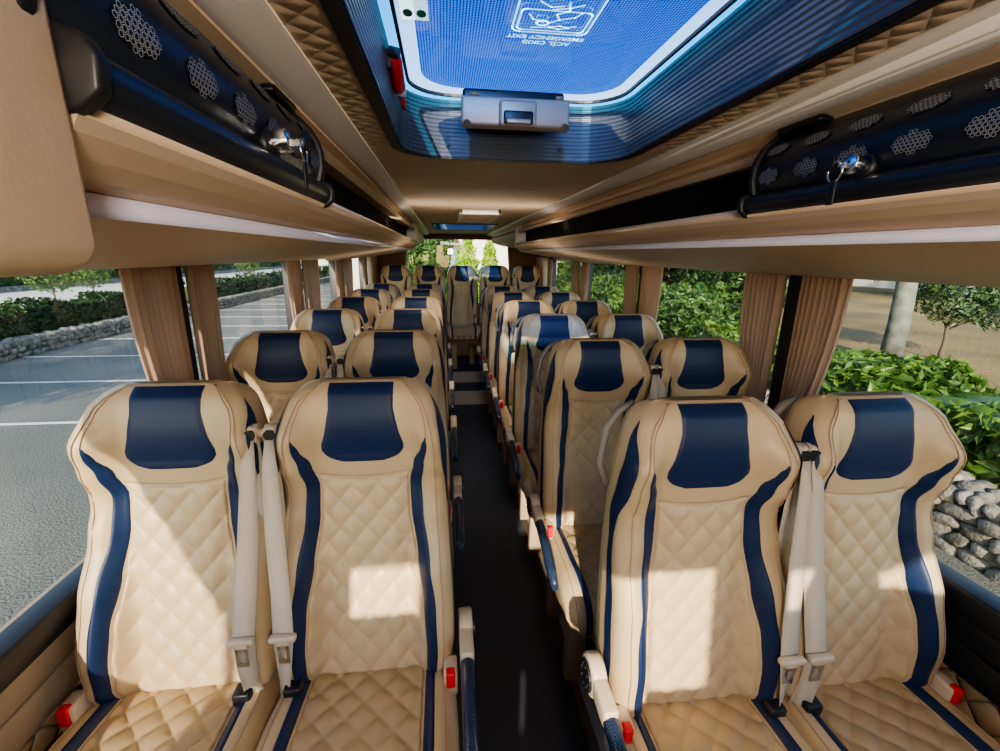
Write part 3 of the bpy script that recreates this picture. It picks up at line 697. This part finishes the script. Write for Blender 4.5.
# ---------------------------------------------------------------- luggage racks
def rack(sg, nm, side):
    t = empty('luggage_rack', (sg * .75, 1.6, 1.60))
    ox, oy, oz = t.location
    def q(vf): return [(a - ox, b - oy, c - oz) for a, b, c in vf[0]], vf[1]
    ya, yb = .303, 3.72
    lf = .012 if sg < 0 else 0
    under = [(.436, 1.676), (.50, 1.664), (.60, 1.648), (.72, 1.630), (.85, 1.612), (.97, 1.599 + lf), (1.05, 1.592 + lf), (1.095, 1.590 + lf), (1.095, 1.70), (.45, 1.695)]
    obj('underside_panel', q(extrude_y([(sg * x, z) for x, z in under], ya, yb)), M['rack'], t, False)
    obj('light_strip', q(extrude_y([(sg * x, z) for x, z in ((.428, 1.676), (.433, 1.672), (.441, 1.674), (.446, 1.682), (.440, 1.690), (.432, 1.688))], ya, yb)), M['strip'], t, True)
    face = [(.436, 1.690), (.418, 1.694), (.400, 1.703), (.388, 1.714), (.384, 1.722), (.47, 1.722), (.47, 1.69)]
    obj('lip_face', q(extrude_y([(sg * x, z) for x, z in face], ya, yb)), M['rack'], t, False)
    lip = [(.384, 1.7235), (.381, 1.730), (.384, 1.738), (.394, 1.741), (.47, 1.735), (.47, 1.7235)]
    obj('lip_rail', q(extrude_y([(sg * x, z) for x, z in lip], ya, yb)), M['rack'], t, True)
    obj('dark_interior', q(extrude_y([(sg * x, z) for x, z in ((.47, 1.72), (.475, 1.72), (.475, 1.86), (.47, 1.86))], ya, yb)), M['void'], t)  # flat black sheet standing for the shade inside the rack
    e = [(.385, 1.86), (.384, 1.72), (.43, 1.675), (.6, 1.646), (.9, 1.603), (1.095, 1.584), (1.095, 1.90), (.44, 1.90)]
    bevel(obj('end_cap', q(extrude_y([(sg * x, z) for x, z in e], yb, yb + .03)), M['grey'], t), .006)
    tag(t, 'tan padded overhead luggage rack with lilac strip along the %s windows' % side, 'luggage rack')
    d = empty('air_duct', (sg * .75, 4.9, 1.75)); ox, oy, oz = d.location
    pr = [(.42, 1.90), (.44, 1.86), (.43, 1.83), (.46, 1.79), (.55, 1.765), (.75, 1.73), (1.09, 1.69), (1.09, 1.90)]
    obj('cover', q2(extrude_y([(sg * x, z) for x, z in pr], 3.76, 6.12), (ox, oy, oz)), M['grey'] if False else M['rack'], d)
    obj('rib', q2(extrude_y([(sg * x, z) for x, z in ((.425, 1.842), (.42, 1.836), (.43, 1.826), (.45, 1.835))], 3.76, 6.12), (ox, oy, oz)), M['grey'], d)
    tag(d, 'stepped tan cover at ceiling height beyond the end of the %s luggage rack' % side, 'duct')
def q2(vf, o): return [(a - o[0], b - o[1], c - o[2]) for a, b, c in vf[0]], vf[1]
rack(-1, 'left', 'left'); rack(1, 'right', 'right')
# tan closing panel at the near left corner
np_ = empty('closing_panel', (-.7, .25, 1.6))
pts = [(-.384, 1.90), (-.384, 1.652), (-.389, 1.641), (-.402, 1.636), (-1.09, 1.605), (-1.09, 1.90)]
bevel(obj('panel', q2(extrude_y(pts, -.30, .302), np_.location), M['rack'], np_), .008, 3)
tag(np_, 'plain tan vinyl panel closing the rack at the upper left corner', 'panel')

# ---------------------------------------------------------------- black perforated consoles
def console(sg, side):
    t = empty('overhead_console', (sg * .42, .58, 1.80)); o = t.location
    ya, yb = .285, .83
    c = (.435, 1.815)
    prof = []
    for k in range(19):
        a = radians(-100 - 150 * k / 18) if False else radians(250 - 140 * k / 18)
        prof.append((.432 + .058 * cos(a) * 1.0, 1.800 + .062 * sin(a)))
    # front face runs from the bottom around the bulge to the top
    P = [(.46, 1.742), (.415, 1.742), (.398, 1.752), (.388, 1.768), (.383, 1.786), (.383, 1.802), (.388, 1.820), (.397, 1.836), (.410, 1.850), (.426, 1.862), (.47, 1.872)]
    bd = obj('body', q2(extrude_y([(sg * x, z) for x, z in P], ya, yb), o), M['blacksoft'], t, False)
    bevel(bd, .004, 2, 60)
    cap = [(x - .006 if x < .45 else x, z + (.004 if z > 1.8 else -.004)) for x, z in P]
    for y in (ya - .008, yb - .004):
        bevel(obj('end_cap', q2(extrude_y([(sg * x, z) for x, z in cap], y, y + .012), o), M['black'], t), .003)
    # lower half-round bar
    B = [(.45, 1.724), (.405, 1.722), (.384, 1.726), (.372, 1.736), (.370, 1.748), (.376, 1.758), (.390, 1.764), (.45, 1.764)]
    lb = bevel(obj('lower_bar', q2(extrude_y([(sg * x, z) for x, z in B], ya + .02, yb + .01), o), M['blacksoft'], t), .006, 3, 25)
    for y in (ya + .014, yb + .004):
        Bc = [(x - (.004 if x < .44 else 0), z + (.003 if z > 1.745 else -.003)) for x, z in B]
        bevel(obj('bar_cap', q2(extrude_y([(sg * x, z) for x, z in Bc], y, y + .012), o), M['black'], lb), .003)
    bevel(obj('bracket', q2(box(*sorted((sg * .41, sg * .46)), yb - .10, yb + .0, 1.862, 1.874), o), M['black'], t), .006)
    # oval grilles, dark holes filled with a honeycomb mesh
    def surf(s):       # point and normal along the front of P
        seg = P[2:10]; l = [0]
        for (a, b), (c_, d) in zip(seg, seg[1:]): l.append(l[-1] + sqrt((a - c_) ** 2 + (b - d) ** 2))
        x = lin(list(zip(l, [p[0] for p in seg])), s); z = lin(list(zip(l, [p[1] for p in seg])), s)
        return x, z
    yl0 = -1
    for s0, ry, rs, n in ((.040, .024, .0125, 6), (.084, .026, .0100, 6)):
        for k in range(n):
            yc = yb - .040 - k * .084
            rows_v = []; F = []
            def pt(a, r, off):
                s = s0 + rs * r * sin(a); x, z = surf(s); x2, z2 = surf(s + .001); tx_, tz_ = x2 - x, z2 - z; ll = sqrt(tx_ ** 2 + tz_ ** 2) or 1
                nx, nz = -tz_ / ll, tx_ / ll
                return (sg * (x + nx * off), yc + ry * r * cos(a), z + nz * off)
            n_ = 28
            V = [pt(0, 0, .0012)] + [pt(2 * pi * j / n_, 1, .0012) for j in range(n_)]
            Fc = [[0, 1 + j, 1 + (j + 1) % n_] for j in range(n_)]
            if abs(yc - yl0) < .03 and s0 < .05: continue
            g = obj('grille', q2((V, Fc), o), M['void'], t)
            # mesh wires
            vf = []
            gs = .0045
            for i in range(-7, 8):
                for j in range(-7, 8):
                    cy, cs = (j + .5 * (i % 2)) * gs * 1.25, i * gs * .85
                    if (cy / ry) ** 2 + (cs / rs) ** 2 > .93: continue
                    def wp(dy, ds):
                        s = s0 + cs + ds; x, z = surf(s); x2, z2 = surf(s + .001); tx_, tz_ = x2 - x, z2 - z; ll = sqrt(tx_ ** 2 + tz_ ** 2) or 1
                        return (sg * (x - tz_ / ll * .002), yc + cy + dy, z + tx_ / ll * .002)
                    hexp = [(gs * .62 * cos(a), gs * .5 * sin(a)) for a in [pi / 6 + pi / 3 * q for q in range(6)]]
                    outer = [wp(dy, ds) for dy, ds in hexp]; inner = [wp(dy * .74, ds * .74) for dy, ds in hexp]
                    vf.append((outer + inner, [[q, (q + 1) % 6, 6 + (q + 1) % 6, 6 + q] for q in range(6)]))
            if vf: obj('grille_mesh', q2(join(*vf), o), M['alu'], g)
    # lock and hanging key
    yl = .60
    lk = obj('lock', q2(join(cyl((sg * .374, yl, 1.772), (sg, 0, -.2), .013, .03, 24)), o), M['chrome'], t, True)
    bevel(lk, .002)
    obj('lock_collar', q2(cyl((sg * .386, yl, 1.770), (sg, 0, -.2), .017, .016, 24), o), M['black'], lk, True)
    ky = empty('key', (sg * .352, yl + .01, 1.768)); ko = ky.location
    obj('blade', q2(box(*sorted((sg * .362, sg * .345)), yl - .0012, yl + .0012, 1.769, 1.776), ko), M['chrome'], ky)
    pts = [(sg * .347 + .0, yl + .012 * sin(a) + .006, 1.765 + .013 * cos(a)) for a in [2 * pi * k / 20 for k in range(21)]]
    obj('ring', q2(tube(pts, .0016, 6, False), ko), M['chrome'], ky, True)
    bevel(obj('fob', q2(box(*sorted((sg * .3455, sg * .3485)), yl + .0, yl + .012, 1.722, 1.755), ko), M['black'], ky), .002)
    obj('head', q2(cyl((sg * .347, yl + .022, 1.778), (sg, 0, 0), .013, .004, 20), ko), M['black'], ky, True)
    tag(t, 'black perforated overhead console with oval grilles above the %s front seats' % side, 'console')
    tag(ky, 'key with black fob hanging from the lock of the %s overhead console' % side, 'key')
console(-1, 'left'); console(1, 'right')

# ---------------------------------------------------------------- curtains
def curtain(sg, ya, yb, yc, yd, label, zt=1.605, zb=.80, n=8, tie=.93):
    """top edge from ya to yb, gathered to yc..yd at the tie"""
    t = empty('curtain', (sg * 1.055, (ya + yb) / 2, zb)); o = t.location
    cols = n * 14; rows = []
    for i in range(25):
        f = i / 24; z = zt + (zb - zt) * f
        k = smooth01(min(1, (zt - z) / (zt - tie)) ** 1.3)
        if z < tie: k = 1 - .25 * (tie - z) / (tie - zb)
        a = ya + (yc - ya) * k; b = yb + (yd - yb) * k
        r = []
        for j in range(cols + 1):
            s = j / cols; ph = s * n * 2 * pi
            amp = .013 + .003 * sin(s * 9 + sg)
            r.append((sg * (1.052 + amp * (sin(ph + .25 * sin(1.5 * f)) + .18 * sin(3 * ph))), a + (b - a) * s, z))
        rows.append(r)
    obj('drape', q2(grid(rows), o), M['curt'], t, True)
    yy = [yc + (yd - yc) * k / 10 for k in range(11)]
    obj('tie_band', q2(grid([[(sg * (1.028 - .006 * sin(pi * k / 10)), y, z) for k, y in enumerate(yy)] for z in (tie - .012, tie + .012)]), o), M['curt'], t, True)
    tag(t, label, 'curtain', 'brown pleated window curtains')
lc = [(1.425, 1.675, 1.52, 1.68, 'brown pleated curtain on the near side of the first left pillar, sunlit'), (1.76, 1.93, 1.76, 1.89, 'darker brown curtain just behind the first left pillar'),
      (2.83, 3.04, 2.90, 3.03, 'brown curtain gathered before the second left pillar'), (3.13, 3.46, 3.13, 3.36, 'brown curtain gathered after the second left pillar'),
      (4.05, 4.22, 4.08, 4.21, 'brown curtain before the third left pillar'), (4.32, 4.70, 4.32, 4.55, 'brown curtain after the third left pillar'), (5.36, 5.50, 5.40, 5.49, 'brown curtain before the last left pillar')]
rc = [(1.27, 1.455, 1.36, 1.46, 'brown pleated curtain nearest the camera on the right, before the dark pillar'), (1.545, 1.76, 1.56, 1.68, 'brown pleated curtain tied back just behind the first right pillar'),
      (2.52, 2.765, 2.60, 2.76, 'brown curtain before the second right pillar'), (2.855, 3.03, 2.855, 2.98, 'brown curtain after the second right pillar'),
      (3.88, 4.055, 3.94, 4.05, 'brown curtain before the third right pillar'), (4.15, 4.36, 4.15, 4.30, 'brown curtain after the third right pillar'), (5.25, 5.40, 5.3, 5.4, 'brown curtain before the last right pillar')]
for a in lc: curtain(-1, *[v * .955 for v in a[:4]], a[4])
for a in rc: curtain(1, *a)

# ---------------------------------------------------------------- outside
GZ = -1.0
struct(obj('ground', ([(-60, -40, GZ), (60, -40, GZ), (60, 90, GZ), (-60, 90, GZ)], [[0, 1, 2, 3]]), M['asphalt']))
pk = []
for k in range(14):
    tag(obj('parking_line', box(-10.8, -5.6, 4.9 + k * 2.5, 4.98 + k * 2.5, GZ, GZ + .004), M['paint']), 'white painted parking line on the asphalt left of the bus', 'road marking', 'parking lines on the left')
def leaf_mesh(vols, n, size, seed, shell=.55, up=0):
    rnd = random.Random(seed); V, F = [], []
    tot = sum((v[3] * v[4] * v[5]) ** .67 for v in vols)
    for (cx, cy, cz, rx, ry, rz) in vols:
        m = int(n * (rx * ry * rz) ** .67 / tot)
        for _ in range(m):
            d = Vector((rnd.gauss(0, 1), rnd.gauss(0, 1), rnd.gauss(0, 1))).normalized()
            r = shell + (1 - shell) * rnd.random() ** .6
            bump = 1 + .13 * sin(7 * d.x + 3 * d.y + seed) * sin(6 * d.z + 4 * d.y)
            p = Vector((cx + d.x * rx * r * bump, cy + d.y * ry * r * bump, cz + d.z * rz * r * bump))
            nn = (d + Vector((rnd.gauss(0, .7), rnd.gauss(0, .7), rnd.gauss(0, .7) + up))).normalized()
            a = nn.orthogonal().normalized(); a.rotate(Matrix.Rotation(rnd.random() * 6.28, 3, nn)); b = nn.cross(a)
            s = size * (.6 + .8 * rnd.random()); i = len(V)
            V += [p - a * s, p - b * s * .45 + nn * s * .12, p + a * s, p + b * s * .45 + nn * s * .12]; F.append([i, i + 1, i + 2, i + 3])
    return V, F
def hedge_mesh(x0, x1, y0, y1, z0, z1, n, size, seed):
    rnd = random.Random(seed); V, F = [], []
    core = box(x0 + size * 1.2, x1 - size * 1.2, y0 + size, y1 - size, z0, z1 - size * 1.5)
    ax_, ay, at = (y1 - y0) * (z1 - z0), (x1 - x0) * (z1 - z0), (x1 - x0) * (y1 - y0)
    for _ in range(n):
        q = rnd.random() * (2 * ax_ + at); w_ = .1 * sin(rnd.random() * 6)
        y = y0 + rnd.random() * (y1 - y0)
        wob = size * 1.6 * (sin(y * 2.1 + seed) + .6 * sin(y * 5.3))
        if q < 2 * ax_:
            sd_ = 1 if q < ax_ else -1; x = (x1 if sd_ > 0 else x0) - sd_ * rnd.random() * size * 2.2; z = z0 + rnd.random() * (z1 - z0) + wob * .5; nn = Vector((sd_, 0, .35))
        else:
            x = x0 + rnd.random() * (x1 - x0); z = z1 - rnd.random() * size * 2.0 + wob; nn = Vector((0, 0, 1))
        nn = (nn + Vector((rnd.gauss(0, .6), rnd.gauss(0, .6), rnd.gauss(0, .6)))).normalized()
        a = nn.orthogonal().normalized(); a.rotate(Matrix.Rotation(rnd.random() * 6.28, 3, nn)); b = nn.cross(a)
        s = size * (.6 + .8 * rnd.random()); i = len(V); p = Vector((x, y, z))
        V += [p - a * s, p - b * s * .45 + nn * s * .15, p + a * s, p + b * s * .45 + nn * s * .15]; F.append([i, i + 1, i + 2, i + 3])
    return join((V, F), core)
def tree(name, x, y, z, trunk_h, tr, vols, n, size, seed, leaf, bark, label, cat='tree', group=None, shell=.5):
    t = empty(name, (x, y, z))
    rnd = random.Random(seed)
    lean_ = rnd.uniform(-.04, .04)
    pts = [(lean_ * k * trunk_h / 6 + .02 * sin(k * 2 + seed), .02 * cos(k * 1.7), trunk_h * k / 6) for k in range(7)]
    vf = [tube(pts, [tr * (1.25 - .5 * k / 6) for k in range(7)], 14)]
    for v in vols[:5]:
        vf.append(tube([pts[4], (v[0] * .5, v[1] * .5, (pts[4][2] + v[2]) / 2), (v[0], v[1], v[2])], [tr * .5, tr * .3, tr * .12], 7))
    obj('trunk', join(*vf), bark, t, True)
    obj('crown', leaf_mesh(vols, n, size, seed, shell), leaf, t)
    tag(t, label, cat, group)
    return t
def rock_wall(name, x0, x1, y0, y1, z0, z1, st, seed, face, label, mat):
    rn = random.Random(seed); bm = bmesh.new()
    bmesh.ops.create_icosphere(bm, subdivisions=2, radius=1); base = [v.co.copy() for v in bm.verts]; fc = [[v.index for v in f.verts] for f in bm.faces]; bm.free()
    vf = [box(x0 + st * .35, x1 - st * .35, y0, y1, z0, z1 - st * .35)]
    def rock(c, sx, sy, sz):
        ph = [rn.uniform(0, 6.28) for _ in range(6)]; rot = rn.uniform(-.4, .4); cr, sr = cos(rot), sin(rot)
        V = []
        for p in base:
            k = 1 + .16 * sin(3 * p.x + ph[0]) + .14 * sin(4 * p.y + ph[1]) * sin(3 * p.z + ph[2])
            q = Vector((math.copysign(abs(p.x) ** .75, p.x), math.copysign(abs(p.y) ** .75, p.y), math.copysign(abs(p.z) ** .75, p.z))) * k
            y, z = q.y * sy, q.z * sz
            V.append((c[0] + q.x * sx, c[1] + y * cr - z * sr, c[2] + y * sr + z * cr))
        vf.append((V, fc))
    xf = x0 if face < 0 else x1
    z = z0 + st * .3; r_ = 0
    while z < z1:
        y = y0 + (r_ % 2) * st * .6
        while y < y1:
            w_ = st * rn.uniform(.5, 1.8); rock((xf - face * st * .3, y + w_ / 2, z + rn.uniform(-.1, .1) * st), st * .42, w_ * .52, st * .42 * rn.uniform(.65, 1.25)); y += w_
        z += st * .72; r_ += 1
    for xx in ([x0 + st * .9 + k * st for k in range(int((x1 - x0) / st))]):
        y = y0
        while y < y1:
            w_ = st * rn.uniform(.8, 1.7); rock((xx, y + w_ / 2, z1 - st * .35), st * .5, w_ * .5, st * .38); y += w_
    o = obj(name, join(*vf), mat, None, True)
    return tag(o, label, 'stone wall')
# left: rubble wall, clipped hedge, pale terrace, farther wall and shrubs
rock_wall('stone_wall', -11.2, -10.75, 6, 46, GZ, GZ + .46, .19, 2, 1, 'low rubble stone wall along the far edge of the car park on the left', M['stone'])
tag(obj('hedge', hedge_mesh(-12.4, -11.3, 2, 21.0, GZ + .1, .12, 18000, .075, 3), M['leafd']), 'dark clipped hedge on top of the left stone wall, nearer stretch', 'hedge')
tag(obj('hedge', hedge_mesh(-12.4, -11.3, 22.6, 60, GZ + .1, .16, 12000, .10, 4), M['leafd']), 'dark clipped hedge on the left stone wall, farther stretch', 'hedge')
struct(obj('ground_terrace', box(-60, -12.3, -20, 80, GZ - .1, -.40), M['paving']))
tag(obj('low_wall', box(-21.4, -21.0, -10, 80, -.40, -.16), M['stone']), 'pale low wall beyond the terrace far to the left', 'wall')
rnd = random.Random(5)
for k in range(9):
    y = 6 + k * 8.0
    vols = [(rnd.uniform(-1.5, 1.5), rnd.uniform(-2.5, 2.5), 2.2 + rnd.uniform(-.6, 1.8), 2.4, 2.8, 2.0) for _ in range(5)]
    tree('tree', -29 - rnd.uniform(0, 3), y, -.3, 2.0, .18, vols, 3200, .17, 20 + k, M['leafm'] if k % 3 else M['leafp'], M['barkd'],
         'leafy green tree in the band of trees beyond the low wall far to the left', 'tree', 'trees beyond the left terrace')
for k, (x, y) in enumerate(((-13.6, 17.5), (-14.2, 20.2), (-13.3, 33))):
    tree('shrub', x, y, -.35, .8, .03, [(0, 0, 1.1, .7, .8, .6), (.3, .2, 1.5, .5, .5, .4), (-.3, -.4, 1.3, .5, .5, .4)], 1300, .07, 60 + k, M['leafp'], M['barkd'],
         ['loose pale shrub rising behind the left hedge', 'second loose shrub behind the left hedge gap', 'loose shrub behind the farther left hedge'][k], 'shrub')
for k, (x, y) in enumerate(((-10.8, -2.6), (-13.5, -1.0))):
    vols = [(rnd.uniform(-1.6, 1.6), rnd.uniform(-1.2, 1.2), 4.2 + rnd.uniform(-.8, 1.6), 1.5, 1.5, .8) for _ in range(4)]
    tree('tree', x, y, GZ, 4.5, .16, vols, 2600, .13, 130 + k, M['leafm'], M['barkd'], 'leafy tree beside the car park ahead of the bus, shading the asphalt', 'tree', 'shade trees ahead of the bus')
tag(obj('hedge', hedge_mesh(-24.0, -21.8, 4, 75, -.40, 2.4, 15000, .22, 14), M['leafm']), 'tall loose green hedge beyond the pale low wall far to the left', 'hedge')
# right: stone edging, laurel hedge, dry park with trunk and sapling
rock_wall('stone_wall', 4.45, 4.95, .5, 14, GZ, -.34, .17, 8, -1, 'rubble stone retaining wall close beside the right windows', M['stone'])
struct(obj('ground_park', box(4.9, 60, -20, 90, GZ - .1, -.5), M['dirt']))
tag(obj('hedge', hedge_mesh(4.95, 6.6, -2, 9.0, -.45, .20, 15000, .085, 9), M['leafb']), 'bright glossy laurel hedge above the right stone wall', 'hedge')
struct(obj('ground_verge', box(4.95, 9, 14.0, 60, -.5, -.44), M['grass']))
tree('tree', 9.4, 8.44, -.5, 5.2, .165, [(0, 0, 6.2, 2.8, 2.8, 1.6), (-1.6, 1.0, 5.2, 1.8, 1.8, 1.0), (1.5, -1, 5.3, 1.9, 1.8, 1.1), (-2.6, .5, 3.5, 1.0, 1.2, .45)], 5000, .12, 31, M['leafm'], M['bark'],
     'thick pale dappled tree trunk standing beyond the right hedge')
tree('sapling', 10.75, 8.55, -.5, 1.0, .04, [(0, 0, 1.35, .7, .7, .55), (.6, -.4, 1.2, .65, .65, .45), (-.3, .3, 1.75, .5, .5, .35), (.9, -.3, 1.6, .5, .5, .4), (.2, 0, 2.0, .5, .5, .3)], 3600, .06, 33, M['leafo'], M['barkd'],
     'slender grey green sapling on dry ground right of the pale trunk', 'tree')
spots = [(9.2, 12.6, 'dense dark green tree seen between the first and second right pillars'), (11.5, 16, 'dense green tree behind the second right pillar'), (8.0, 17.5, 'broad leafy tree beyond the hedge at the middle right windows'),
         (8.2, 23, 'green tree outside the third right window'), (8.6, 30, 'green tree outside the rearmost right window'), (13, 23, 'green tree deeper in the park on the right')]
for k, (x, y, lab) in enumerate(spots):
    vols = [(rnd.uniform(-1.3, 1.3), rnd.uniform(-1.6, 1.6), 1.3 + .75 * j, 1.7 - .1 * j, 1.9 - .1 * j, 1.1) for j in range(6)]
    tree('tree', x, y, -.5, 2.6, .16, vols, 7000, .12, 40 + k, M['leafm'] if k != 2 else M['leafd'], M['barkd'], lab)
for k, (x, y) in enumerate(((6.2, 10.8), (6.3, 13.4), (6.5, 16.6), (6.6, 20), (6.8, 24), (7, 29))):
    vols = [(rnd.uniform(-.5, .5), rnd.uniform(-1.1, 1.1), .45 + rnd.uniform(0, .55), .9, 1.2, .6) for _ in range(4)]
    tree('shrub', x, y, -.5, .5, .04, vols, 3200, .08, 80 + k, M['leafb'] if k % 2 else M['leafm'], M['barkd'], 'round leafy shrub in the row along the verge on the right', 'shrub', 'verge shrubs on the right')
tag(obj('park_wall', box(34, 34.4, -10, 70, -.5, .35), M['render']), 'pale distant wall across the dry park on the right', 'wall')
for k in range(7):
    y = 4 + k * 6.5; vols = [(rnd.uniform(-1.5, 1.5), rnd.uniform(-2.5, 2.5), 2.6 + rnd.uniform(-.6, 2.4), 2.2, 2.8, 1.6) for _ in range(4)]
    tree('tree', 26 + rnd.uniform(0, 6), y, -.5, 2.6, .2, vols, 2600, .17, 100 + k, M['leafm'] if k % 2 else M['leafp'], M['barkd'], 'tree standing at the far side of the dry park on the right', 'tree', 'far park trees on the right')
tag(obj('hedge', hedge_mesh(35, 38, 0, 60, -.5, 5.5, 14000, .30, 15), M['leafm']), 'tall green hedge above the distant pale wall far to the right', 'hedge')
# behind the rear window
tree('tree', -.85, 16.5, GZ, 1.6, .14, [(0, 0, 2.2, .8, .9, 1.0), (.35, .1, 2.9, .65, .8, .8), (-.5, 0, 3.0, .8, .8, 1.0), (.2, 0, 1.3, .85, .8, .9), (-.1, .1, 3.5, .6, .8, .7)], 16000, .085, 51, M['leafm'], M['barkd'], 'dark green round tree seen through the left of the rear window')
def cone_tree(x, y, hgt, r, seed, label):
    t = empty('cypress', (x, y, GZ)); rn = random.Random(seed)
    obj('trunk', tube([(0, 0, 0), (0, 0, hgt * .5)], [.09, .05], 10), M['barkd'], t, True)
    vols = [(0, 0, hgt * (.14 + .8 * k / 7), r * (1.02 - .78 * (k / 7) ** 1.3), r * (1.02 - .78 * (k / 7) ** 1.3), hgt * .13) for k in range(8)]
    obj('crown', leaf_mesh(vols, 9000, .06, seed, .6, .5), M['leafy'], t)
    tag(t, label, 'tree')
cone_tree(.58, 15.5, 3.25, .80, 52, 'bright yellow green conical tree in the middle of the rear window')
cone_tree(1.45, 16.6, 3.2, .62, 53, 'slimmer yellow green conical tree at the right of the rear window')
bd = empty('house', (0, 27, GZ))
obj('wall', join(box(-5.5, -1.4, 0, 6, 0, 7), box(1.0, 6.5, 0, 6, 0, 7), box(-1.4, 1.0, 0, 6, 3.9, 7), box(-1.4, 1.0, 3, 6, 0, 3.9)), M['render'], bd)
obj('roof', ([(-5.9, -.5, 7), (6.9, -.5, 7), (6.9, 6.5, 7), (-5.9, 6.5, 7), (-5.5, 3, 9), (6.5, 3, 9)], [[0, 1, 5, 4], [2, 3, 4, 5], [0, 4, 3], [1, 2, 5]]), M['tile'], bd)
obj('arch', tube([(-1.4, -.02, 0), (-1.4, -.02, 2.8)] + [(-.2 - 1.2 * cos(a), -.02, 2.8 + 1.1 * sin(a)) for a in [pi * k / 10 for k in range(11)]] + [(1.0, -.02, 0)], .12, 8), M['render'], bd, True)
obj('gate', box(-1.2, .8, .5, .55, 0, 3.0), M['steel'], bd)
tag(bd, 'cream rendered building with an arch behind the trees at the rear', 'building')
